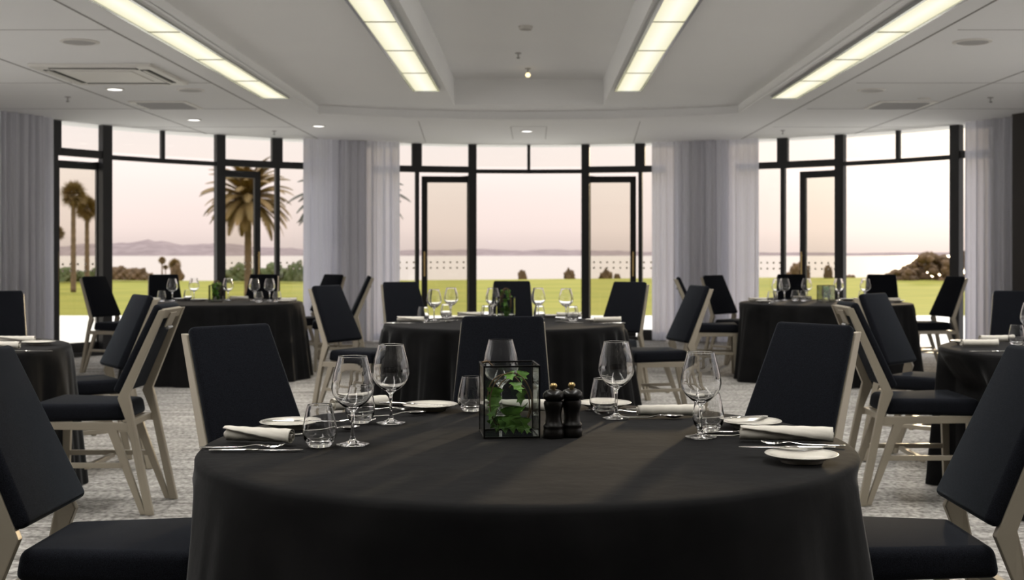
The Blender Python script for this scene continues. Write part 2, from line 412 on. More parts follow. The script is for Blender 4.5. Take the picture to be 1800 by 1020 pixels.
def bay(n, edgeL, A, B, C_, D, edgeR, sill=True):
    root = bpy.data.objects.new('window_%d' % n, None); C.objects.link(root); struct(root)
    f = MB()
    pA, pD = A, D
    w = (lambda p, k: k * FPX / circ(p).y / 2)
    for p in (A, D):
        if p is None: continue
        post(f, p - w(p, .15), p + w(p, .13), TB0, Z1 + .1); post(f, p - w(p, .055), p + w(p, .055), 0, TB0)
    for p in (B, C_): post(f, p - w(p, .11), p + w(p, .12), 0, Z1 + .1, .09)
    m_ = (B + C_) / 2; post(f, m_ - w(m_, .045), m_ + w(m_, .045), TB0 + .045, Z1 + .1, .05)
    bar(f, B, m_, TB0 - .005, TB0 + .05); bar(f, m_, C_, TB0 - .005, TB0 + .05)
    bar(f, edgeL, A if A else B, TB0, TB1); bar(f, D if D else C_, edgeR, TB0, TB1)
    if A: bar(f, A, B, TB0, TB1)
    if D: bar(f, C_, D, TB0, TB1)
    L = A if A else B; Rr = D if D else C_
    bar(f, edgeL, L, .0, .15, .08); bar(f, Rr, edgeR, .0, .15, .08)
    if A: bar(f, A, B, .0, .05)
    if D: bar(f, C_, D, .0, .05)
    bar(f, B, C_, 0, .012, .12)
    f.build('window_frame', M_mull, root)
    g = MB()
    cols = [edgeL] + [p for p in (A, B) if p] + [m_] + [p for p in (C_, D) if p] + [edgeR]
    for a, b2 in zip(cols, cols[1:]): pane(g, a, b2, TB1, Z1)
    pane(g, edgeL, L, .15, TB0); pane(g, Rr, edgeR, .15, TB0)
    g.build('window_pane', M_glass, root)
    d = MB()
    dots(d, circ(edgeL), circ(L), max(2, int((circ(L) - circ(edgeL)).length / .085)))
    dots(d, circ(Rr), circ(edgeR), max(2, int((circ(edgeR) - circ(Rr)).length / .085)))
    d.build('frosted_dots', M_dot, root)
    return root
bay(1, 60, 95, 185, 386, 487, 566)
bay(2, 672, 733, 830, 1029, 1126, 1176)
bay(3, 1300, 1377, 1477, 1681, 1762, 1790)

def door_leaf(n, hinge_px, other_px, frac, off=.10, handle=True):
    """glazed leaf folded back outwards, standing just outside the facade"""
    root = bpy.data.objects.new('door_%d' % n, None); C.objects.link(root); struct(root)
    A, B = circ(hinge_px), circ(other_px); t_ = (B - A).normalized(); n_ = Vector((A.x - CX, A.y - CY, 0)).normalized()
    A = A + n_ * .08; L = (B - A).length * frac
    B = A + (t_ * math.cos(.12) + n_ * math.sin(.12)) * L
    t_ = (B - A).normalized(); q = Vector((-t_.y, t_.x, 0))
    def bx(m, s0, s1, z0, z1, d=.045):
        vs = [A + t_ * s_ + q * e * d / 2 + Vector((0, 0, z)) for z in (z0, z1) for s_, e in ((s0, -1), (s1, -1), (s1, 1), (s0, 1))]
        m.add(vs, [(3, 2, 1, 0), (4, 5, 6, 7), (0, 1, 5, 4), (1, 2, 6, 5), (2, 3, 7, 6), (3, 0, 4, 7)])
    f = MB(); bx(f, 0, .07, .02, 2.33); bx(f, L - .085, L, .02, 2.33); bx(f, .07, L - .085, 2.24, 2.33); bx(f, .07, L - .085, .02, .16)
    f.build('door_frame', M_mull, root)
    g = MB(); bx(g, .07, L - .085, .16, 2.24, .008); g.build('door_glass', M_leafglass, root)
    d = MB(); a_, b2 = A + t_ * .07, A + t_ * (L - .085)
    if (b2 - a_).x < 0: a_, b2 = b2, a_
    dots(d, a_, b2, max(3, int((b2 - a_).length / .085))); d.build('frosted_dots', M_dot, root)
    h = MB(); hp = A + t_ * (L - .04) - n_ * .055
    h.tube([hp + Vector((0, 0, .9)), hp + Vector((0, 0, 1.25))], .009, 8)
    for z in (.95, 1.2): h.tube([hp + Vector((0, 0, z)), hp + n_ * .05 + Vector((0, 0, z))], .006, 6)
    h.build('door_handle', M_brass, root, smooth=True)
    s = MB(); s.tube([A + t_ * .02 + Vector((0, 0, 2.335)) - n_ * .04, A + t_ * (L * .55) + Vector((0, 0, 2.30)) - n_ * .05], .007, 6)
    s.build('closer_arm', M_mull, root)
door_leaf(1, 185, 95, .88)
door_leaf(2, 386, 487, .78)
door_leaf(3, 830, 733, .90)
door_leaf(4, 1029, 1126, .90)
door_leaf(5, 1477, 1377, .78)

# ------------------------------------------------------------------ curtains
def curtain(px0, px1, label, seed, rad=6.08, amp=.055, wl=.125):
    rnd = random.Random(seed); a0, a1 = ang(px0, rad), ang(px1, rad); L = abs(a1 - a0) * rad
    n = int(L / .012); ph = [rnd.random() * 6 for _ in range(4)]
    vs = []; fs = []; rows = 10; th = .004
    def off(s, zt):
        k = s / wl * 2 * PI
        return amp * (.8 + .35 * (1 - zt)) * (math.sin(k + 1.2 * math.sin(k * .31 + ph[0])) * .75 + .35 * math.sin(k * 2.3 + ph[1] + .5 * zt)) + .012 * math.sin(k * .21 + ph[2])
    for side in (0, 1):
        for j in range(rows + 1):
            zt = j / rows; z = .02 + (Z1 - .023) * zt
            for i in range(n + 1):
                s = L * i / n; a = a0 + (a1 - a0) * i / n
                vs.append(pol(a, rad + off(s, zt) + side * th, z))
    m = (rows + 1) * (n + 1)
    for side in (0, 1):
        for j in range(rows):
            for i in range(n):
                q = side * m + j * (n + 1) + i; fs.append((q, q + 1, q + n + 2, q + n + 1))
    mb = MB(); mb.add(vs, fs)
    o = mb.build('curtain', M_curt, smooth='all'); return tag(o, label, 'curtain', 'pleated voile curtains along the window wall')
curtain(-90, 96, 'pale grey floor-length curtain beside the window showing the two slim fan palms', 1)
curtain(533, 703, 'pale grey pleated curtain between the left bay and the middle open doors', 2)
curtain(1145, 1333, 'pale grey pleated curtain between the middle open doors and the right bay', 3)
curtain(1692, 1792, 'narrow voile curtain covering the far right window post', 4)

# ------------------------------------------------------------------ ceiling fixtures
def strip(x, z, label, y1=12.0):
    t_ = thing('linear_ceiling_light', label, 'ceiling light', (x, 0, z), 0, 'long ceiling light strips')
    f = MB(); hw = .11; y0 = 1.2
    for s in (-1, 1):
        f.box(min(s * hw, s * (hw + .022)), max(s * hw, s * (hw + .022)), y0, y1, -.032, 0)
    f.box(-hw, hw, y1, y1 + .015, -.03, 0); f.box(-hw, hw, y0 - .015, y0, -.03, 0)
    f.build('frame', M_chrome, t_)
    y = y1
    while y > y0 + .1:
        d = MB(); d.box(-hw + .002, hw - .002, y - 1.185, y - .006, -.024, -.012); d.build('diffuser', M_light, t_); y -= 1.2
    y = y1 - 1.2
    while y > y0 + .1: dv = MB(); dv.box(-hw, hw, y - .012, y + .006, -.029, -.01); dv.build('divider', M_div, t_); y -= 1.2
    ld = bpy.data.lights.new('strip_lamp', 'AREA'); ld.shape = 'RECTANGLE'; ld.size = .2; ld.size_y = y1 - y0 - .1
    ld.energy = STRIP_W; ld.color = (1, .975, .94); ld.spread = math.radians(105)
    lo = bpy.data.objects.new('strip_lamp', ld); C.objects.link(lo); lo.parent = t_
    lo.location = (0, (y0 + y1) / 2, -.034); return t_
strip(-2.53, Z1, 'outermost lit ceiling strip on the air-conditioner side, ending above the left windows')
strip(-1.05, Z2, 'lit ceiling strip along the left edge of the central recess')
strip(.925, Z2, 'lit ceiling strip along the right edge of the central recess')
strip(2.46, Z1, 'outermost lit ceiling strip ending above the window with the sun glow')

def disc_thing(name, px, py, z, rad, m, label, cat, group=None, h=.012, ring=True):
    p = at(px, py, z); t_ = thing(name, label, cat, (p.x, p.y, z), 0, group)
    mb = MB(); mb.lathe([(0, -h * .6), (rad * .8, -h * .6), (rad * .82, -h * .5)], 28); mb.build('lens' if m is M_spot else 'grille', m, t_)
    mb = MB(); mb.lathe([(rad * .8, -h * .4), (rad * .84, -h), (rad, -h * .4), (rad, 0)], 28); mb.build('rim', M_white, t_, smooth=True)
    return t_
dl = (('small bright downlight beside the ceiling air conditioner', 202, 156), ('small bright downlight above the left bay windows', 341, 210),
      ('small bright downlight above the left end of the curtain by the middle doors', 560, 221), ('small bright downlight centred above the middle open doors', 926, 230))
for l, px, py in dl:
    t_ = disc_thing('downlight', px, py, Z1, .085, M_spot, l, 'downlight', 'round downlights')
    ld = bpy.data.lights.new('downlight_lamp', 'SPOT'); ld.energy = 14; ld.spot_size = 1.9; ld.shadow_soft_size = .04; ld.color = (1, .94, .85)
    lo = bpy.data.objects.new('downlight_lamp', ld); C.objects.link(lo); lo.parent = t_; lo.location = (0, 0, -.02)
disc_thing('ceiling_speaker', 140, 73, Z1, .14, M_grille, 'round grey ceiling speaker grille nearest the left light strip', 'speaker', 'round ceiling speakers')
disc_thing('ceiling_speaker', 1709, 73, Z1, .14, M_grille, 'round grey ceiling speaker grille in the upper right ceiling tile', 'speaker', 'round ceiling speakers')
disc_thing('ceiling_speaker', 1532, 158, Z1, .13, M_grille, 'round ceiling speaker grille just above the right-hand air vent', 'speaker', 'round ceiling speakers')
disc_thing('ceiling_speaker', 335, 158, Z1, .13, M_grille, 'round ceiling speaker grille between the air conditioner and the left light strip', 'speaker', 'round ceiling speakers')
disc_thing('blank_cover', 1625, 173, Z1, .07, M_white, 'small round white ceiling cover over the right-hand air vent', 'ceiling cover')
disc_thing('smoke_detector', 924, 46, Z3, .06, M_grille, 'small flat round detector in the central ceiling recess', 'detector', h=.03)

def ac_unit():
    t_ = thing('ceiling_air_conditioner', 'white square ceiling air conditioner cassette with dark louvre slots', 'air conditioner', (-3.62, 10.5, Z1))
    mb = MB(); mb.box(-.5, .5, -.55, .55, -.028, 0); mb.build('panel', M_white, t_, bevel=.006)
    mb = MB(); mb.box(-.27, .27, -.3, .3, -.036, -.026); mb.build('intake_grille', M_white, t_, bevel=.003)
    for x0, x1, y0, y1 in ((-.44, -.36, -.38, .38), (.36, .44, -.38, .38), (-.36, .36, -.48, -.40), (-.36, .36, .40, .48)):
        mb = MB(); mb.box(x0, x1, y0, y1, -.032, -.024); s = mb.build('outlet_slot', M_slot, t_)
        mb = MB()
        if x1 - x0 < .2: mb.box(x0 + .025, x0 + .05, y0 + .01, y1 - .01, -.040, -.030)
        else: mb.box(x0 + .01, x1 - .01, y0 + .025, y0 + .05, -.040, -.030)
        mb.build('louvre', M_white, s)
ac_unit()
def vent(px, py, label):
    p = at(px, py, Z1); t_ = thing('air_vent', label, 'air vent', (p.x, p.y, Z1), 0, 'square ceiling air vents')
    mb = MB()
    for q in ((-.3, .3, -.3, -.25), (-.3, .3, .25, .3), (-.3, -.25, -.25, .25), (.25, .3, -.25, .25)): mb.box(*q, -.012, 0)
    mb.build('frame', M_white, t_)
    mb = MB(); mb.box(-.25, .25, -.25, .25, -.006, -.001); mb.build('opening', M_slot, t_)
    mb = MB()
    for k in range(5):
        y = -.2 + k * .1; mb.add([(-.25, y, -.004), (.25, y, -.004), (.25, y + .06, -.02), (-.25, y + .06, -.02), (-.25, y, -.001), (.25, y, -.001), (.25, y + .06, -.017), (-.25, y + .06, -.017)],
                                 [(3, 2, 1, 0), (4, 5, 6, 7), (0, 1, 5, 4), (1, 2, 6, 5), (2, 3, 7, 6), (3, 0, 4, 7)])
    mb.build('slats', M_grille, t_)
vent(292, 184, 'square louvred air vent beyond the air conditioner, near the left windows')
vent(1582, 184, 'square louvred air vent above the right window bay')
def sprinkler(px, py, z, label, lit=False):
    p = at(px, py, z); t_ = thing('ceiling_spot' if lit else 'sprinkler', label, 'spotlight' if lit else 'sprinkler', (p.x, p.y, z))
    mb = MB(); mb.lathe([(0, 0), (.03, 0), (.03, -.008), (.008, -.012), (.007, -.04), (.018, -.042), (.018, -.046), (0, -.046)], 16)
    mb.build('body', M_grille, t_, smooth=True)
    if lit:
        mb = MB(); mb.lathe([(0, -.045), (.02, -.052), (.027, -.07), (.02, -.088), (0, -.094)], 16); mb.build('bulb', M_bulb, t_, smooth=True)
    else:
        mb = MB(); mb.lathe([(0, -.047), (.02, -.049), (.006, -.056), (0, -.056)], 12); mb.build('deflector', M_chrome, t_)
    return t_
sprinkler(911, 93, Z3, 'grey pendant sensor in the central ceiling recess')
sprinkler(928, 120, Z3, 'tiny glowing warm bulb at the far end of the ceiling recess', True)
sprinkler(119, 170, Z1, 'small sprinkler head beyond the air conditioner, above the left curtain')
sprinkler(1741, 171, Z1, 'small sprinkler head above the right-hand curtain')
sprinkler(1376, 229, Z1, 'small sprinkler head near the right bay windows')
sprinkler(482, 230, Z1, 'small sprinkler head near the left bay windows')

# ------------------------------------------------------------------ chair
def lin(z, pts):
    for (za, a), (zb, b_) in zip(pts, pts[1:]):
        if z <= zb: return a + (b_ - a) * (z - za) / (zb - za)
    return pts[-1][1]
def make_chair():
    t_ = bpy.data.objects.new('banquet_chair', None); C.objects.link(t_)
    W = [(0, .205), (.43, .20), (.53, .197), (.97, .163)]
    for s in (-1, 1):
        yo = lambda z, s=s: s * lin(z, W); yi = lambda z, s=s: s * (lin(z, W) - .026)
        m = MB(); m.prism_y([(-.325, 0), (-.287, 0), (-.196, .44), (-.152, .550), (-.338, .965), (-.372, .968), (-.205, .565), (-.216, .52)], yi, yo)
        m.build('back_post', M_frame, t_, bevel=.003)
        m = MB(); yo2 = lambda z, s=s: s * (lin(z, W) - .002); yi2 = lambda z, s=s: s * (lin(z, W) - .024)
        m.prism_y([(-.288, .004), (-.262, .004), (-.105, .40), (-.115, .428), (-.150, .40)], yi2, yo2); m.build('brace', M_frame, t_, bevel=.003)
        m = MB(); m.prism_y([(-.225, .398), (.245, .405), (.248, .440), (-.22, .436)], yi2, yo2); m.build('seat_rail', M_frame, t_, bevel=.003)
        m = MB(); m.prism_y([(.222, .004), (.252, .004), (.246, .43), (.205, .43)], yi, yo); m.build('leg', M_frame, t_, bevel=.003)
        m = MB(); m.prism_y([(-.185, .222), (.228, .222), (.226, .246), (-.176, .246)], yi2, yo2); m.build('stretcher', M_frame, t_, bevel=.003)
        for x, nm in ((-.305, 'glide'), (.237, 'glide')):
            m = MB(); m.lathe([(0, 0), (.012, 0), (.012, .008), (0, .008)], 10, Matrix.Translation((x, s * .191, -.001))); m.build(nm, M_mull, t_)
    m = MB(); m.box(.178, .203, -.176, .176, .405, .435); m.build('cross_rail', M_frame, t_, bevel=.003)
    m = MB(); m.box(-.195, -.17, -.176, .176, .405, .435); m.build('cross_rail', M_frame, t_, bevel=.003)
    m = MB(); m.box(-.015, .010, -.178, .178, .212, .234); m.build('stretcher', M_frame, t_, bevel=.003)
    # top rail with hand hold plate on the rear
    def bp(s_, d):   # point in the plane of the back: s_ 0 at knee .. 1 top, d forward
        return (-.170 - .187 * s_ + d * .92, .55 + .418 * s_ + d * .40)
    m = MB()
    a, b_ = bp(.90, -.008), bp(1.0, -.008); c, d_ = bp(1.0, .01), bp(.90, .01)
    m.prism_y([a, b_, c, d_], lambda z: -.140, lambda z: .140); m.build('top_rail', M_frame, t_, bevel=.003)
    m = MB(); a, b_, c, d_ = bp(.80, -.016), bp(.965, -.016), bp(.965, -.009), bp(.80, -.009)
    m.prism_y([a, b_, c, d_], lambda z: -.05, lambda z: .05); pl = m.build('handle_plate', M_frame, t_, bevel=.003)
    q = bp(.80, -.022); m = MB(); m.tube([(q[0], -.035, q[1]), (q[0], .035, q[1])], .008, 8); m.build('hand_grip', M_chrome, pl, smooth=True)
    # cushions
    def P(s_, d, y): x, z = bp(s_, d); return (x, y, z)
    wb, wt = .192, .158
    cushion('backrest', [P(.03, .012, -wb), P(.03, .054, -wb), P(.03, .054, wb), P(.03, .012, wb),
                         P(1.02, .012, -wt), P(1.02, .050, -wt), P(1.02, .050, wt), P(1.02, .012, wt)], M_fab, t_, .016)
    cushion('seat', [(-.180, -.165, .440), (.275, -.215, .440), (.275, .215, .440), (-.180, .165, .440),
                     (-.165, -.165, .520), (.262, -.218, .525), (.262, .218, .525), (-.165, .165, .520)], M_fab, t_, .024)
    return t_
CH = [  # x, y, facing degrees, label
 (-1.08, 3.12, 0, 'dark navy upholstered chair tucked into the left side of the front table, nearest the camera', 'chairs at the front table'),
 (.965, 3.15, 180, 'dark navy upholstered chair tucked into the right side of the front table, nearest the camera', 'chairs at the front table'),
 (-.79, 3.96, -41, 'black cushioned chair behind the front table, angled in beside the rolled napkin and left glasses', 'chairs at the front table'),
 (.73, 4.06, 220, 'dark cushioned chair behind the front table, angled in behind the two right-hand side plates', 'chairs at the front table'),
 (-.12, 4.43, 270, 'black chair back seen straight on behind the glass box of ivy', 'chairs at the front table'),
 (-1.28, 9.07, -30, 'pale framed chair seen sideways at the left of the middle table', 'chairs at the middle table'),
 (-.97, 10.08, -61, 'dark chair at the rear left of the middle table, before the bright curtain edge', 'chairs at the middle table'),
 (-.19, 10.33, 270, 'dark chair facing straight out behind the middle table plant', 'chairs at the middle table'),
 (.63, 10.1, 235, 'dark chair at the rear right of the middle table in front of the door frame', 'chairs at the middle table'),
 (.93, 9.1, 196, 'pale framed chair seen sideways at the right of the middle table', 'chairs at the middle table'),
 (-4.3, 12.65, -25, 'black chair at the left end of the left window table, against the window post', 'chairs at the left window table'),
 (-4.05, 13.55, -65, 'black chair behind the left window table, seen between sea view and wine glass', 'chairs at the left window table'),
 (-3.1, 13.65, 267, 'black chair behind the left window table, below the big palm', 'chairs at the left window table'),
 (-2.48, 13.62, 229, 'black chair angled before the left curtain, behind the sideways one facing left', 'chairs at the left window table'),
 (-2.07, 12.95, 190, 'chair seen edge-on before the left curtain, facing the left window table', 'chairs at the left window table'),
 (1.79, 12.35, -5, 'chair seen edge-on before the right curtain, facing the right window table', 'chairs at the right window table'),
 (2.18, 13.13, -48, 'dark chair angled before the right curtain, left rear of the right window table', 'chairs at the right window table'),
 (2.9, 13.65, 262, 'dark chair behind the right window table, left of the jar centrepiece', 'chairs at the right window table'),
 (3.86, 13.55, 255, 'dark chair behind the right window table against the open lawn view', 'chairs at the right window table'),
 (4.09, 12.7, 194, 'dark chair at the right end of the right window table, beside the voile curtain', 'chairs at the right window table'),
 (-2.115, 5.96, 180, 'taupe framed chair showing its rear hand hold, facing the table at the left edge', 'chairs at the left side table'),
 (-2.563, 6.99, 215, 'chair with pale-lit cushion behind the one showing its hand hold on the left', 'chairs at the left side table'),
 (-3.36, 7.6, -70, 'black chair behind the table at the left edge, against the curtain', 'chairs at the left side table'),
 (1.91, 6.17, 0, 'taupe framed chair showing its rear hand hold, facing the table at the right edge', 'chairs at the right side table'),
 (2.3, 7.2, -42, 'chair with pale-lit cushion behind the one showing its hand hold on the right', 'chairs at the right side table'),
 (3.03, 7.6, 250, 'black chair behind the table at the right edge, before the voile curtain', 'chairs at the right side table'),
]
for x, y, a, l, g in CH: place('chair', make_chair, (x, y, .001), math.radians(a), l, 'chair', g)

# ------------------------------------------------------------------ round tables under floor-length cloths
TR, TZ = .83, .75
def tablecloth(cx, cy, seed, label, folds=22, amp=.045, flare=.07, dip=None):
    rnd = random.Random(seed); n = 360; vs = []; fs = []
    ks = [(folds, rnd.random() * 6, 1.0), (int(folds * .62), rnd.random() * 6, .55), (int(folds * 1.7), rnd.random() * 6, .25)]
    ring = [(.15, TZ), (.4, TZ), (.65, TZ), (TR - .05, TZ), (TR - .015, TZ - .0005), (TR - .004, TZ - .004), (TR + .003, TZ - .012), (TR + .006, TZ - .03)]
    drop = [.05, .08, .12, .17, .205, .24, .285, .33, .43, .53, .63, .70, .745]
    def fold(a):
        s = 0
        for k, p, w_ in ks:
            c = math.sin(k * a + p + .8 * math.sin(3 * a + p)); s += w_ * (abs(c) ** 1.6 * (1 if c > 0 else -1))
        return s / 1.5
    pts = []
    for rad, z in ring: pts.append([(rad, z)] * n)
    for d in drop:
        t1 = d / .745; row = []
        for i in range(n):
            a = 2 * PI * i / n; f = fold(a)
            row.append((TR + .006 + flare * t1 + amp * (t1 ** .7) * f, TZ - d))
        pts.append(row)
    vs.append((cx, cy, TZ))
    near = [(x, y, math.radians(a_)) for x, y, a_, *_r in CH if math.hypot(x - cx, y - cy) < 1.3]
    def dent(x, y, z):
        for ox, oy, fa in near:
            c_, s_ = math.cos(fa), math.sin(fa); lx = (x - ox) * c_ + (y - oy) * s_; ly = -(x - ox) * s_ + (y - oy) * c_
            if lx < .30 and lx > -.5 and abs(ly) < .36:
                k = 1 if abs(ly) < .245 else (.36 - abs(ly)) / .115; k *= 1 if z < .58 else max(0, (TZ - .02 - z) / .15)
                d = (.30 - lx) * k; x += c_ * d; y += s_ * d
        return x, y
    for row in pts:
        for i, (rad, z) in enumerate(row):
            a = 2 * PI * i / n; xx, yy = dent(cx + rad * math.cos(a), cy + rad * math.sin(a), z); vs.append((xx, yy, z))
    for i in range(n): fs.append((0, 1 + i, 1 + (i + 1) % n))
    for j in range(len(pts) - 1):
        for i in range(n):
            q = 1 + j * n; fs.append((q + i, q + n + i, q + n + (i + 1) % n, q + (i + 1) % n))
    o = MB().add(vs, fs).build('tablecloth', M_cloth, smooth='all')
    return tag(o, label, 'tablecloth', 'floor-length black cloths over round tables')
T0 = (-.015, 3.17); T1 = (-.205, 8.5); T2 = (-3.13, 12.1); T3 = (2.86, 12.0); T4 = (-3.27, 6.3); T5 = (2.93, 6.2)
tablecloth(*T0, 3, 'large black cloth over the nearest round table, laid with glass box and mills', folds=13, amp=.035, flare=.095)
tablecloth(*T1, 4, 'black pleated cloth over the round table in the middle of the room', folds=24, amp=.085)
tablecloth(*T2, 5, 'black cloth over the round table by the left window bay', folds=20, amp=.045)
tablecloth(*T3, 6, 'black cloth over the round table by the right window bay', folds=17, amp=.06)
tablecloth(*T4, 7, 'black cloth over the round table cut by the left edge', folds=19, amp=.035)
tablecloth(*T5, 8, 'black cloth over the round table cut by the right edge', folds=19, amp=.035)

# ------------------------------------------------------------------ tableware
def single(name, mb, m, **k):
    return mb.build(name, m, None, **k)
def mk_wine():
    outer = [(0, .0), (.0405, .0), (.0425, .0012), (.041, .0028), (.022, .0055), (.009, .011), (.0052, .022), (.0040, .045), (.0042, .070), (.0058, .083),
             (.0125, .091), (.026, .099), (.040, .112), (.0505, .128), (.0540, .143), (.0522, .162), (.0470, .185), (.0410, .207), (.0368, .2235), (.0364, .2252), (.0360, .2258)]
    inner = [(.0356, .2257), (.0353, .2250), (.0357, .2235), (.0400, .206), (.0459, .185), (.0511, .162), (.0528, .143), (.0494, .1285), (.0388, .113), (.0245, .101), (.010, .0945), (0, .0935)]
    return single('wine_glass', MB().lathe(outer + inner, 40), M_wine, smooth='all')
def mk_tumbler():
    outer = [(0, .001), (.022, .0), (.0265, .002), (.031, .008), (.0385, .020), (.0428, .034), (.0425, .048), (.0385, .072), (.0335, .094), (.0307, .1052), (.0304, .1064), (.0300, .1069)]
    inner = [(.0296, .1068), (.0293, .1063), (.0295, .1052), (.0322, .094), (.0372, .072), (.0411, .048), (.0412, .035), (.036, .0225), (.026, .015), (0, .0135)]
    return single('water_tumbler', MB().lathe(outer + inner, 40), M_wine, smooth='all')
def mk_plate():
    pr = [(0, .004), (.047, .004), (.05, .0055), (.056, .0085), (.070, .0145), (.084, .0185), (.0855, .0195), (.084, .0205), (.070, .0170), (.056, .0115), (.050, .009), (0, .0082)]
    base = [(.046, .0), (.049, .0), (.050, .006)]
    return single('side_plate', MB().lathe([(0, .003), (.044, .003), (.045, 0), (.049, 0), (.050, .0045), (.070, .0135), (.084, .0180), (.0858, .0195), (.084, .0207), (.070, .0172), (.056, .0118), (.050, .0095), (0, .0085)], 48), M_plate, smooth='all')
def mk_napkin(seed=0, L=.185, rr=.0235):
    rnd = random.Random(seed); turns = 2.45; n = 90; m = 26; vs = []; fs = []
    for side in (0, 1):
        for j in range(m + 1):
            t1 = j / m
            for i in range(n + 1):
                th = turns * 2 * PI * i / n; r_ = (.006 + (rr - .006) * i / n + (.0012 if i > n - 4 else 0)) * (1 - .05 * math.sin(3 * t1 + seed)) - side * .0012
                edge = .0025 * math.sin(th * .5 + seed) + .0015 * math.sin(th * .33 + 1)
                x = -L / 2 + L * t1 + edge * (2 * t1 - 1) * (1 if i < n - 12 else 1)
                tw = th + (1.5 * t1 - .5) * (i / n) ** 2; y = r_ * math.cos(tw); z = max(r_ * math.sin(tw) * .93 + .0005 * math.sin(t1 * 30), -rr * .88) + rr * .9
                y += .006 * math.sin(t1 * 2.5)
                vs.append((x, y, z))
    S = (m + 1) * (n + 1)
    for side in (0, 1):
        for j in range(m):
            for i in range(n):
                q = side * S + j * (n + 1) + i; fs.append((q, q + 1, q + n + 2, q + n + 1))
    for j in (0, m):
        for i in range(n):
            q = j * (n + 1) + i; fs.append((q, q + 1, S + q + 1, S + q))
    for j in range(m):
        q = j * (n + 1) + n; fs.append((q, q + n + 1, S + q + n + 1, S + q))
    return single('rolled_napkin', MB().add(vs, fs), M_nap, smooth='all')
def root_of(name): o = bpy.data.objects.new(name, None); C.objects.link(o); return o
HANDLE = [(-.105, .0045, .0012, .003), (-.10, .0075, .0018, .003), (-.085, .0078, .002, .003), (-.04, .0052, .0022, .003), (0, .0038, .0022, .0035)]
def mk_knife():
    t_ = root_of('table_knife')
    MB().loft([(-.115, .0040, .0015, .004), (-.11, .0075, .0028, .004), (-.08, .0080, .0032, .004), (-.03, .0062, .0030, .004), (.005, .0060, .0026, .004)]).build('handle', M_steel, t_, smooth='all')
    MB().loft([(.004, .0055, .0018, .004), (.02, .0085, .0010, .004), (.07, .0095, .0008, .004), (.10, .0085, .0007, .004), (.115, .0035, .0006, .004)]).build('blade', M_steel, t_, smooth='all')
    return t_
def mk_fork():
    t_ = root_of('table_fork')
    MB().loft(HANDLE + [(.035, .0035, .0018, .009), (.050, .0115, .0014, .0085), (.062, .0125, .0012, .006)]).build('handle', M_steel, t_, smooth='all')
    m = MB()
    for k in range(4):
        y = -.0102 + k * .0068; m.tube([(.060, y, .006), (.075, y, .0035), (.09, y, .005), (.105, y * .96, .010)], [.0017, .0016, .0014, .0006], 6)
    m.build('tines', M_steel, t_, smooth='all'); return t_
def mk_spoon():
    t_ = root_of('dessert_spoon')
    MB().loft(HANDLE + [(.03, .0036, .0019, .010), (.045, .0045, .0016, .0115)]).build('handle', M_steel, t_, smooth='all')
    vs = []; fs = []; n, m = 24, 7
    for side in (0, 1):
        for j in range(m + 1):
            q = j / m
            for i in range(n):
                a = 2 * PI * i / n; ex = .030 * q * math.cos(a); ey = .0185 * q * math.sin(a) * (1 - .12 * math.cos(a))
                vs.append((.073 + ex, ey, .0115 - .0085 * (1 - q * q) - side * .0011))
    S = (m + 1) * n
    for side in (0, 1):
        for j in range(m):
            for i in range(n): q = side * S + j * n; fs.append((q + i, q + (i + 1) % n, q + n + (i + 1) % n, q + n + i))
    for i in range(n): q = m * n; fs.append((q + i, q + (i + 1) % n, S + q + (i + 1) % n, S + q + i))
    MB().add(vs, fs).build('bowl', M_steel, t_, smooth='all'); return t_
def mk_mill():
    t_ = root_of('pepper_mill')
    MB().lathe([(0, 0), (.0265, 0), (.028, .003), (.028, .018), (.0265, .021), (.0265, .026), (.0275, .029), (.027, .033), (.0235, .037), (.0215, .046), (.0205, .056), (.0215, .068), (.0245, .080), (.0260, .090), (.0245, .096), (.018, .099), (0, .099)], 36).build('body', M_mill, t_, smooth=True, angle=50)
    MB().lathe([(0, .0985), (.021, .0985), (.026, .102), (.0285, .108), (.0275, .116), (.022, .122), (.012, .126), (0, .127)], 36).build('cap', M_mill, t_, smooth='all')
    MB().lathe([(0, .125), (.006, .1255), (.0055, .129), (.009, .132), (.0098, .137), (.007, .142), (0, .1435)], 24).build('knob', M_brass, t_, smooth='all')
    return t_
MK = dict(wine=(mk_wine, 'wine glass', 'glass'), tumbler=(mk_tumbler, 'water tumbler', 'glass'), plate=(mk_plate, 'side plate', 'plate'), napkin=(mk_napkin, 'rolled napkin', 'napkin'),
          knife=(mk_knife, '', 'knife'), fork=(mk_fork, '', 'fork'), spoon=(mk_spoon, '', 'spoon'), mill=(mk_mill, '', 'pepper mill'))
GRP = dict(wine='wine glasses on the laid tables', tumbler='stemless water tumblers on the laid tables', plate='cream side plates on the laid tables', napkin='rolled linen napkins on the laid tables',
           knife='steel knives on the laid tables', fork='steel forks on the laid tables', spoon='steel dessert spoons on the laid tables', mill='black pepper mills on the front table')
def put(kind, p, rot, label, z=TZ + .0015, tilt=None):
    return place(kind, MK[kind][0], (p[0], p[1], z), math.radians(rot), label, MK[kind][2], GRP[kind], tilt)
def T(px, py, z=TZ): return at(px, py, z)
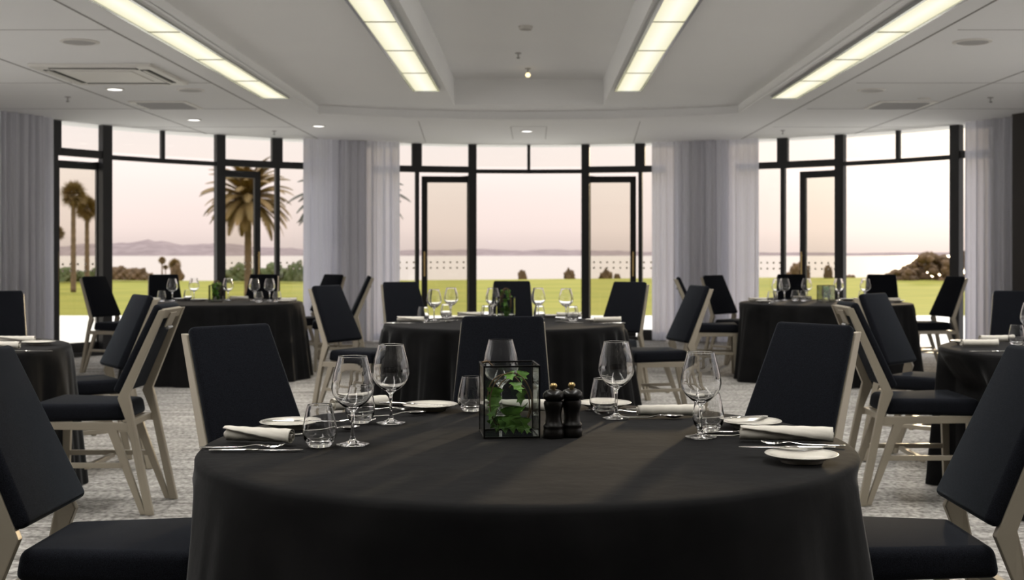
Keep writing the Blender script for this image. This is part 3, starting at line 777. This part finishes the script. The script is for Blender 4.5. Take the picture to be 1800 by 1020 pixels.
# --- front table
put('wine', T(620, 783), 10, 'wine glass nearest the camera on the left of the front table, beside two tumblers')
put('wine', T(687, 745), 40, 'wine glass on the front table between the left glasses and the second side plate')
put('wine', T(880, 730), 70, 'wine glass standing directly behind the glass box of ivy')
put('wine', T(1083, 736), 120, 'wine glass just right of the two black pepper mills')
put('wine', T(1232, 770), 160, 'wine glass nearest the plates on the right of the front table')
put('tumbler', T(562, 787), 0, 'stemless tumbler nearest the camera, beside the rolled napkin on the left')
put('tumbler', T(633, 745), 0, 'stemless tumbler behind the leftmost wine glass of the front table')
put('tumbler', T(829, 724), 0, 'stemless tumbler half hidden behind the left side of the ivy box')
put('tumbler', T(1061, 728), 0, 'stemless tumbler behind the wine glass next to the pepper mills')
put('tumbler', T(1245, 760), 0, 'stemless tumbler behind the right-hand wine glass of the front table')
put('napkin', T(455, 781), -17, 'rolled cream napkin at the left rim of the front table, spiral end showing')
place('napkin2', lambda: mk_napkin(2.3, .235, .0235), (*T(1382, 779)[:2], TZ + .0015), math.radians(-9), 'long rolled cream napkin behind the nearest plate on the right', 'napkin', GRP['napkin'])
place('napkin3', lambda: mk_napkin(4.1, .20, .0195), (*T(1178, 733)[:2], TZ + .0015), math.radians(182), 'rolled cream napkin at the rear right, behind a wine glass and spoon', 'napkin', GRP['napkin'])
put('napkin', T(905, 727), 3, 'rolled napkin seen through the ivy box from behind')
put('napkin', T(632, 722), 35, 'rolled napkin behind the glasses on the left, seen through the tumbler')
def P2(px, py): return at(px, py, TZ + .02)
PL = [(P2(511, 741), 'cream side plate at the rear left of the front table, knife laid across it'), (P2(756, 711), 'cream side plate at the far rim, left of the ivy box'),
      (P2(1409, 798), 'cream side plate nearest the camera at the right rim'), (P2(1320, 740), 'cream side plate behind the long rolled napkin on the right'),
      (P2(1062, 708), 'cream side plate at the far rim behind the pepper mills')]
for p, l in PL: put('plate', p, 0, l)
put('knife', PL[0][0] + Vector((.04, -.03, 0)), -2, 'knife laid over the front edge of the rear left plate', TZ + .021, (0, 0))
put('knife', PL[1][0] + Vector((-.05, -.03, 0)), -18, 'knife resting on the plate left of the ivy box', TZ + .0215)
put('knife', PL[2][0] + Vector((-.02, .065, 0)), 178, 'knife laid across the back of the nearest right-hand plate', TZ + .0215)
put('knife', PL[3][0] + Vector((-.05, .02, 0)), 200, 'knife resting on the plate behind the long napkin', TZ + .0215)
put('knife', T(450, 795), 2, 'knife lying nearest the left rim of the front table')
put('fork', T(430, 791) + Vector((-.01, .012, 0)), 1, 'fork lying against the knife at the left rim')
put('spoon', T(690, 733), 22, 'spoon lying beside the stem of the second wine glass from the left')
put('fork', T(668, 722), -8, 'fork lying behind the second wine glass from the left')
put('spoon', T(572, 762), 35, 'spoon seen through the nearest left tumbler')
put('fork', T(596, 744), 5, 'fork with handle leading off behind the left tumbler')
put('spoon', T(1140, 737), -4, 'spoon lying in front of the rear rolled napkin')
put('fork', T(1110, 727), 185, 'fork in shade behind the wine glass near the mills')
put('knife', T(1095, 723), 183, 'knife in shade behind the wine glass near the mills')
put('spoon', T(1288, 770), -12, 'spoon lying between the right tumbler and the long napkin')
put('fork', T(1412, 785), 172, 'fork with tines under the long napkin and handle past the plate')
put('knife', T(1300, 762), 178, 'knife half hidden by the long napkin on the right')
put('mill', T(973, 770), 0, 'left one of the two black pepper mills with brass knobs')
put('mill', T(1005, 768), 0, 'right one of the two black pepper mills with brass knobs')

# --- ivy in a glass box
def glass_box(loc, rot, s, h, label):
    t_ = thing('glass_box', label, 'vase', loc, rot, 'black-edged glass box vases')
    m = MB(); e = .0022; q = s / 2
    for x in (-q, q):
        for y in (-q, q): m.box(x - e, x + e, y - e, y + e, 0, h)
    for z in (e, h - e):
        for y in (-q, q): m.box(-q, q, y - e, y + e, z - e, z + e)
        for x in (-q, q): m.box(x - e, x + e, -q, q, z - e, z + e)
    m.build('frame', M_lead, t_)
    m = MB(); g = .001
    m.box(-q, q, -q - g, -q + g, 0, h); m.box(-q, q, q - g, q + g, 0, h); m.box(-q - g, -q + g, -q, q, 0, h); m.box(q - g, q + g, -q, q, 0, h)
    m.box(-q, q, -q, q, .0005, .002)
    m.build('glass', M_boxglass, t_)
    return t_
IVY = [(0, .0), (.25, -.10), (.42, -.05), (.55, -.30), (.42, -.50), (.15, -.42), (.05, -.62), (-.0, -.0)]
def ivy_leaf_mesh(size):
    half = [(0, 0), (.16, -.16), (.38, -.20), (.70, -.05), (.58, .14), (.40, .30), (.44, .44), (.60, .66), (.36, .64), (.22, .76), (.10, .94), (0, 1.12)]
    n = len(half); vs = []; fs = []
    for i, (x, y) in enumerate(half): vs.append((0, y * size * .9, -.10 * size * y * y + .02 * size))
    for sgn in (1, -1):
        for i, (x, y) in enumerate(half): vs.append((sgn * x * size, y * size * .9, -.10 * size * y * y - .16 * size * x * (1 + .5 * math.sin(9 * y))))
    for i in range(n - 1):
        fs.append((i, n + i, n + i + 1, i + 1)); fs.append((i, i + 1, 2 * n + i + 1, 2 * n + i))
    return vs, fs
def ivy(loc, spots, loops, label, seed, name='ivy', lim=.060):
    rnd = random.Random(seed); t_ = thing(name, label, 'plant', loc, 0, 'greenery in glass boxes')
    m = MB()
    for L in loops: m.tube(L, .0017, 6)
    m.build('stem', M_vine, t_, smooth='all')
    for (x, y, z, s, yaw, pitch, roll) in spots:
        vs, fs = ivy_leaf_mesh(s)
        M = Matrix.Translation((x, y, z)) @ Matrix.Rotation(math.radians(yaw), 4, 'Z') @ Matrix.Rotation(math.radians(pitch), 4, 'X') @ Matrix.Rotation(math.radians(roll), 4, 'Y')
        P_ = [M @ Vector(v) for v in vs]; sh = Vector((0, 0, max(0, .004 - min(p.z for p in P_))))
        for ax in (0, 1):
            hi = max(p[ax] for p in P_); lo = min(p[ax] for p in P_)
            if hi > lim: sh[ax] -= hi - lim
            elif lo < -lim: sh[ax] += -lim - lo
        M = Matrix.Translation(sh) @ M
        m = MB(); m.add(vs, fs, M); m.add([Vector(v) - Vector((0, 0, .0005)) for v in vs], fs, M)
        m.build('leaf', M_leaf, t_, smooth='all')
    return t_
BX, BY = -.066, 3.29
glass_box((BX, BY, TZ + .001), math.radians(7), .146, .191, 'black-edged open glass box holding ivy at the centre of the front table')
def loop(cx, cz, rx, rz, y, a0, a1, wob, n=30, tilt=.3):
    return [(cx + rx * math.cos(a0 + (a1 - a0) * i / n), y + tilt * rx * math.sin(a0 + (a1 - a0) * i / n + wob), cz + rz * math.sin(a0 + (a1 - a0) * i / n)) for i in range(n + 1)]
loops = [loop(.005, .085, .056, .078, -.02, -1.2, 4.0, .5), loop(.012, .082, .050, .070, .01, -.9, 3.6, 1.6), loop(-.01, .10, .048, .055, .02, .2, 3.4, .2),
         loop(0, .05, .05, .03, 0, 2.5, 6.2, 1), [(-.045, .02, .18), (-.06, .0, .195), (-.072, -.02, .192), (-.05, -.04, .197)], loop(.02, .07, .035, .06, .03, -1.5, 2.2, .2)]
spots = []
rv = random.Random(5)
base = [(-.046, .105, .034), (.016, .118, .034), (.030, .092, .034), (-.050, .082, .036), (-.034, .052, .046), (.008, .050, .046), (.046, .062, .028), (-.035, .024, .040), (.005, .020, .042),
        (.040, .026, .036), (.036, .148, .026), (-.050, .055, .032), (-.015, .004, .036), (.028, .004, .036), (-.045, .004, .034), (.0, .146, .024), (.052, .010, .032)]
for i, (x, z, s) in enumerate(base):
    spots.append((x * 1.0, rv.uniform(-.050, .012), z + .014, s * 1.02, rv.uniform(-50, 50), -100 + rv.uniform(-35, 30), rv.uniform(-50, 50)))
ivy((BX, BY, TZ + .004), spots, loops, 'trailing green ivy with looping brown stems inside the front table glass box', 1)

# --- middle and window tables
def small_box(px, py, dy, label_v, label_p, tall, seed, dark=False, sz=.13):
    p = T(px, py); glass_box((p.x, p.y, TZ + .001), math.radians(seed * 3), sz, .165, label_v)
    rnd = random.Random(seed); sp = []; lp = []
    for k in range(26):
        zz = rnd.uniform(.01, tall - .05); sp.append((rnd.uniform(-.03, .03), rnd.uniform(-.03, .03), zz + .03, rnd.uniform(.028, .042), rnd.uniform(-180, 180), -95 + rnd.uniform(-40, 30), rnd.uniform(-40, 40)))
    for k in range(6): lp.append(loop(rnd.uniform(-.01, .01), tall * .5, rnd.uniform(.025, .042), tall * .45, rnd.uniform(-.02, .02), rnd.uniform(-1, 0), rnd.uniform(3, 4.5), k))
    ivy((p.x, p.y, TZ + .004), sp, lp, label_p, seed, lim=.048)
small_box(889, 563, 0, 'glass box vase at the centre of the middle table', 'ivy rising above the glass box on the middle table', .24, 2)
small_box(380, 531, 0, 'glass box vase on the left window table before the dark post', 'dark silhouetted ivy in the box on the left window table', .22, 3)
small_box(1452, 531, 0, 'glass box vase on the right window table', 'ivy bunch in the box on the right window table', .17, 4)
def row(kind, items, where, z=TZ + .0015):
    for px, Y, rot, l in items: put(kind, on_depth(px, Y, TZ), rot, l + ' ' + where, z)
mid = 'on the middle table'
row('wine', [(763, 8.75, 0, 'leftmost wine glass'), (793, 9.15, 0, 'wine glass second from left'), (866, 9.1, 0, 'wine glass just left of the plant'), (946, 9.1, 0, 'wine glass just right of the plant'), (995, 8.95, 0, 'rightmost wine glass')], mid)
row('tumbler', [(744, 8.6, 0, 'leftmost tumbler by the napkin'), (784, 9.05, 0, 'tumbler between the two left wine glasses'), (855, 8.8, 0, 'tumbler below the glass left of the plant'), (948, 8.8, 0, 'tumbler below the glass right of the plant'), (1007, 8.7, 0, 'rightmost tumbler')], mid)
row('napkin', [(722, 8.55, -3, 'rolled napkin at the left rim'), (1068, 8.5, 182, 'rolled napkin lying over the plate at the right rim'), (826, 9.2, 15, 'rolled napkin toward the doors'), (1000, 9.15, 170, 'rolled napkin behind the right glasses')], mid)
row('plate', [(818, 8.95, 0, 'side plate right of the left glasses'), (1050, 8.6, 0, 'side plate under the right rim napkin'), (965, 9.2, 0, 'side plate at the rear right'), (885, 9.25, 0, 'side plate behind the plant')], mid)
row('knife', [(700, 8.4, 0, 'knife at the left rim'), (1070, 8.4, 182, 'knife at the right rim'), (800, 8.75, 20, 'knife beside the left glasses')], mid)
row('spoon', [(770, 8.5, 20, 'spoon near the leftmost glass'), (1000, 8.5, 160, 'spoon near the rightmost glass'), (925, 8.75, 10, 'spoon beside the plant')], mid)
lw = 'on the left window table'
row('wine', [(303, 12.3, 0, 'leftmost wine glass, before a black chair'), (341, 12.55, 0, 'wine glass against the lawn'), (401, 12.5, 0, 'wine glass just right of the dark post'), (447, 12.35, 0, 'left one of the two paired wine glasses'), (474, 12.3, 0, 'rightmost paired wine glass')], lw)
row('tumbler', [(284, 12.2, 0, 'tumbler at the left rim'), (330, 12.45, 0, 'tumbler second from left'), (455, 12.0, 0, 'tumbler under the paired glasses'), (487, 12.1, 0, 'tumbler at the right')], lw)
row('napkin', [(420, 12.55, 5, 'rolled napkin right of the vase'), (505, 12.1, 180, 'rolled napkin at the right rim'), (265, 12.15, 10, 'rolled napkin at the left rim')], lw)
row('plate', [(500, 11.95, 0, 'side plate at the right rim'), (320, 12.5, 0, 'side plate at the rear left'), (350, 12.3, 0, 'side plate left of the vase')], lw)
row('knife', [(290, 12.0, 10, 'knife near the left rim'), (475, 11.95, 170, 'knife near the right rim')], lw)
rw = 'on the right window table'
row('wine', [(1366, 12.2, 0, 'leftmost wine glass'), (1379, 12.4, 0, 'wine glass overlapping the leftmost one'), (1418, 12.45, 0, 'wine glass before a dark chair'), (1474, 12.4, 0, 'wine glass at the door post'), (1521, 12.3, 0, 'rightmost wine glass, against the lawn')], rw)
row('tumbler', [(1356, 12.0, 0, 'tumbler at the left'), (1398, 12.35, 0, 'tumbler between the left glasses'), (1413, 12.25, 0, 'tumbler left of the vase'), (1516, 12.2, 0, 'tumbler under the rightmost glass')], rw)
row('napkin', [(1332, 12.15, 8, 'rolled napkin at the left rim'), (1565, 12.1, 175, 'rolled napkin at the right rim'), (1410, 12.55, 0, 'rolled napkin at the rear')], rw)
row('plate', [(1345, 11.9, 0, 'side plate at the left rim'), (1575, 12.0, 0, 'side plate at the right rim'), (1490, 12.4, 0, 'side plate behind the vase')], rw)
row('knife', [(1370, 11.75, 8, 'knife near the left rim'), (1550, 11.9, 172, 'knife near the right rim')], rw)
ls = 'on the table cut by the left edge'
row('napkin', [(30, 6.55, 4, 'farther rolled napkin'), (2, 6.15, -2, 'nearer rolled napkin')], ls)
row('plate', [(68, 6.45, 0, 'side plate')], ls)
row('knife', [(52, 6.02, -2, 'knife')], ls)
rs = 'on the table cut by the right edge'
row('napkin', [(1752, 6.62, 182, 'farther rolled napkin'), (1722, 6.3, 178, 'nearer rolled napkin')], rs)
row('plate', [(1700, 6.5, 0, 'side plate')], rs)
row('tumbler', [(1787, 6.45, 0, 'stemless tumbler')], rs)
row('knife', [(1745, 6.0, 178, 'knife')], rs)
row('wine', [(1812, 6.4, 0, 'wine glass')], rs)

# ------------------------------------------------------------------ outdoors
m = MB(); face_with_holes(m, [[(-60, -30), (60, -30), (60, 24.6), (-60, 24.6)]], -.03); struct(m.build('terrace', M_deck))
prof = [(24.3, -.035), (30, -.25), (45, -.9), (70, -2.0), (100, -2.9), (150, -3.5), (222, -3.6), (232, -5), (250, -12)]
m = MB(); nx = 60; vs = []; fs = []
for j, (y, z) in enumerate(prof):
    for i in range(nx + 1):
        x = -260 + 520 * i / nx; e = .5 * math.sin(x * .031) if 5 <= j <= 6 else 0
        vs.append((x, y, z + e * .6 + (.0 if y > 30 else 0)))
for j in range(len(prof) - 1):
    for i in range(nx): q = j * (nx + 1) + i; fs.append((q, q + 1, q + nx + 2, q + nx + 1))
struct(m.add(vs, fs).build('lawn', M_lawn, smooth='all'))
m = MB(); m.add([(-9000, 236, -10), (9000, 236, -10), (9000, 9000, -10), (-9000, 9000, -10)], [(0, 1, 2, 3)]); struct(m.build('sea', M_sea))
# far shore: low hills with a real depth
rnd = random.Random(11)
prof_px = [(-700, 30), (0, 32), (195, 46), (260, 52), (300, 50), (375, 44), (450, 32), (560, 24), (700, 20), (850, 22), (1000, 20), (1150, 16), (1300, 12), (1500, 10), (2200, 14), (2900, 20)]
m = MB(); vs = []; fs = []; nn = 300; D0 = 4200
for i in range(nn + 1):
    px = -700 + 3600 * i / nn
    for (pa, ha), (pb, hb) in zip(prof_px, prof_px[1:]):
        if pa <= px <= pb: h = ha + (hb - ha) * (px - pa) / (pb - pa); break
    h *= 1 + .16 * math.sin(px * .043) * math.sin(px * .011 + 1) + rnd.uniform(-.07, .07)
    p = on_depth(px, D0)
    for k, (dy, f) in enumerate(((0, 0), (60, .35), (180, .7), (400, 1.0), (900, .5), (1400, 0))):
        vs.append((p.x * (1 + dy / D0), D0 + dy, -10 + h * f * (1 + (rnd.uniform(-.12, .12) if 0 < k < 3 else 0))))
for i in range(nn):
    for k in range(5): q = i * 6 + k; fs.append((q, q + 6, q + 7, q + 1))
struct(m.add(vs, fs).build('hills', M_hill, smooth='all'))

def ground_z(y):
    for (ya, za), (yb, zb) in zip(prof, prof[1:]):
        if ya <= y <= yb: return za + (zb - za) * (y - ya) / (yb - ya)
    return 0
def trunk(root, h, r0, r1, lean=0):
    pts = []; rr = []; n = 24
    for i in range(n + 1):
        t1 = i / n; pts.append((lean * t1 * t1, 0, h * t1)); rr.append((r0 + (r1 - r0) * t1) * (1 + (.05 if i % 2 else -.03)))
    MB().tube(pts, rr, 10).build('trunk', M_trunk, root, smooth='all')
def date_palm(px, Y, py_c, rad, label, seed, m=None, nf=84):
    rnd = random.Random(seed); b0 = on_depth(px, Y, ground_z(Y)); zc = HC + (VY - py_c) * Y / FPX; h = zc - b0.z
    root = thing('date_palm', label, 'palm tree', b0, 0, 'palm trees outside')
    trunk(root, h, rad * .075, rad * .062)
    mb = MB()
    for k in range(nf):
        a = 2 * PI * (k * .381966) + rnd.uniform(-.2, .2); el = math.radians(85 - 120 * (k / nf) + rnd.uniform(-6, 6)); L = rad * rnd.uniform(.92, 1.1)
        pts = []; e = el; p = Vector((0, 0, h)); n = 12
        for i in range(n + 1):
            pts.append(p.copy()); p = p + Vector((math.cos(a) * math.cos(e), math.sin(a) * math.cos(e), math.sin(e))) * L / n; e -= (.05 + .12 * i / n) * (1.1 if el > 0 else .8)
        mb.tube(pts, [rad * .008 * (1 - .8 * i / n) for i in range(n + 1)], 4)
        for i in range(2, n * 4):
            t1 = i / 4; i0 = min(int(t1), n - 1); q = pts[i0].lerp(pts[i0 + 1], t1 - i0); d = (pts[i0 + 1] - pts[i0]).normalized()
            side = d.cross(Vector((0, 0, 1)))
            if side.length < .01: side = Vector((math.sin(a), -math.cos(a), 0))
            side.normalize(); ll = rad * .17 * math.sin(PI * min(1, (t1 / n) * .9 + .1)) ** .6
            for s in (-1, 1):
                tip = q + side * s * ll * .8 + d * ll * .6 - Vector((0, 0, ll * .35)); wv = d * rad * .017
                mb.add([q - wv, q + wv, tip], [(0, 1, 2)])
    mb.build('crown', m or M_frond, root)
    return root
date_palm(436, 120, 350, 4.9, 'large spreading date palm seen through the left door pane', 1)
date_palm(616, 86, 352, 4.4, 'date palm mostly hidden by the left curtain, fronds showing at both sides', 2, M_frond2)
def fan_palm(px, Y, py_c, rad, label, seed):
    rnd = random.Random(seed); b0 = on_depth(px, Y, ground_z(min(Y, 222))); zc = HC + (VY - py_c) * Y / FPX; h = zc - b0.z
    root = thing('fan_palm', label, 'palm tree', b0, 0, 'palm trees outside')
    trunk(root, h, rad * .17, rad * .13); mb = MB()
    for k in range(64):
        a = k * 2.4; el = math.radians(88 - 140 * k / 64 + rnd.uniform(-8, 8)); d = Vector((math.cos(a) * math.cos(el), math.sin(a) * math.cos(el), math.sin(el)))
        c = Vector((0, 0, h)) + d * rad * .25; mb.tube([(0, 0, h), c], rad * .01, 4)
        side = d.cross(Vector((rnd.uniform(-1, 1), rnd.uniform(-1, 1), rnd.uniform(-1, 1)))).normalized()
        for j in range(11):
            th = math.radians(-60 + 120 * j / 10); tip = c + (d * math.cos(th) + side * math.sin(th)) * rad * rnd.uniform(.5, .8) - Vector((0, 0, rad * .05)); wv = (side * math.cos(th) - d * math.sin(th)) * rad * .032
            mid_ = c.lerp(tip, .5); mb.add([c, mid_ - wv, tip, mid_ + wv], [(0, 1, 2, 3)])
    for k in range(30):
        a = k * 2.4; z0 = h - rad * .15; p = Vector((math.cos(a) * rad * .15, math.sin(a) * rad * .15, z0)); mb.add([p, p + Vector((math.cos(a) * rad * .12, math.sin(a) * rad * .12, -rad * rnd.uniform(.4, .9))), p + Vector((-math.sin(a) * rad * .12, math.cos(a) * rad * .12, -rad * .3))], [(0, 1, 2)])
    mb.build('crown', M_frond, root); return root
fan_palm(129, 143, 342, 1.9, 'taller slim fan palm beside the left window edge', 3)
fan_palm(153, 146, 366, 1.8, 'shorter slim fan palm next to the taller one', 4)
fan_palm(101, 150, 410, 1.1, 'small palm top peeping past the left curtain', 5)
fan_palm(285, 235, 458, .9, 'tiny fan palm before the water, left of the broader one', 6)
fan_palm(212, 235, 473, .8, 'tiny fan palm among the shoreline bushes', 7)
fan_palm(219, 238, 476, .8, 'second tiny fan palm among the shoreline bushes', 8)
fan_palm(291, 236, 470, .6, 'smallest fan palm between the two distant ones', 9)
fan_palm(307, 230, 466, 1.5, 'broad fan palm standing before the water behind the left window table', 10)

def bush(px, Y, wpx, hpx, label, seed, m, name='bush', squash=.7, zoff=0, group='bushes along the lawn edge'):
    rnd = random.Random(seed); wd = wpx * Y / FPX / 2; ht = hpx * Y / FPX; b0 = on_depth(px, Y, ground_z(Y) + zoff)
    bm = bmesh.new(); bmesh.ops.create_icosphere(bm, subdivisions=4, radius=1)
    ph = [rnd.uniform(0, 6) for _ in range(6)]
    for v in bm.verts:
        c = v.co.normalized(); s = 1 + .16 * math.sin(5 * c.x + ph[0]) * math.sin(5 * c.z + ph[1]) + .12 * math.sin(11 * c.x + ph[2]) * math.cos(9 * c.z + ph[3]) + .06 * math.sin(19 * c.x + ph[4]) * math.sin(17 * c.z) + rnd.uniform(-.03, .03)
        v.co = Vector((c.x * wd * s, c.y * wd * .6 * s, max(c.z * s, -.25) * ht * .8 + ht * .2))
    me = bpy.data.meshes.new(name); bm.to_mesh(me); bm.free(); me.materials.append(m)
    o = bpy.data.objects.new(name, me); C.objects.link(o); o.location = b0; return tag(o, label, 'bush', group)
bush(918, 221, 16, 17, 'small round bush at the lawn edge left of centre in the open doors', 1, M_bush)
bush(1001, 221, 20, 18, 'small round bush at the lawn edge near the right door post', 2, M_bush)
bush(1065, 221, 24, 17, 'bush at the lawn edge seen through the middle right door pane', 3, M_bush)
bush(1085, 221, 12, 10, 'tiniest bush right of the one in the middle right door pane', 4, M_bush)
bush(1405, 215, 42, 30, 'broad shrub on the lawn edge in the left part of the right bay', 5, M_bush)
bush(1456, 215, 16, 26, 'narrow shrub on the lawn edge beside the right bay door post', 6, M_bush)
bush(1492, 221, 26, 8, 'low shrub on the lawn edge just right of the right bay door post', 7, M_bush)
bm = bmesh.new(); rnd = random.Random(77); c0 = on_depth(1640, 200, ground_z(200))
for k in range(420):
    px = rnd.uniform(1545, 1790); hh = min(1, max(.12, (px - 1535) / 95)) * 53 * (1 + .08 * math.sin(px * .09)); Yk = rnd.uniform(196, 214)
    p = on_depth(px, Yk, 0) - c0; rr = rnd.uniform(.45, .95) * (0.45 + .55 * min(1, (px - 1535) / 80)); top = hh * 200 / FPX
    if k % 3 == 0: top = rr * 1.2
    z = ground_z(Yk) + max(rr * .3, rnd.uniform(0, 1) ** .5 * (top - rr) + 0)
    r_ = bmesh.ops.create_icosphere(bm, subdivisions=2, radius=rr, matrix=Matrix.Translation((p.x, p.y, z - c0.z)))
    for v in r_['verts']: v.co += Vector((rnd.uniform(-.2, .2), rnd.uniform(-.2, .2), rnd.uniform(-.2, .2))) * rr
me = bpy.data.meshes.new('shrubbery'); bm.to_mesh(me); bm.free(); me.materials.append(M_bush)
o = bpy.data.objects.new('shrubbery', me); C.objects.link(o); o.location = c0
tag(o, 'dense clump of trees and shrubs on the lawn edge in the right bay', 'trees', kind='stuff')
for i, (px, wpx, hpx, l) in enumerate(((205, 46, 24, 'shoreline shrub mass next to the left window post'), (238, 44, 22, 'shoreline shrub mass right of the one by the post'), (262, 30, 12, 'low shoreline shrubs tapering toward the water'), (310, 24, 30, 'shrub under the broad fan palm'), (425, 70, 28, 'dark hedge below the large date palm'), (480, 60, 30, 'dark hedge right of the large date palm'), (520, 40, 36, 'dark shrub beside the left curtain edge'), (120, 60, 24, 'hedge behind the slim fan palms'), (165, 50, 24, 'hedge between slim palms and window post'))):
    bush(px, 214 - i * 2, wpx, hpx, l, 40 + i, M_bushg if i > 3 else M_bush, 'shrub', group='shrubs left of the lawn')
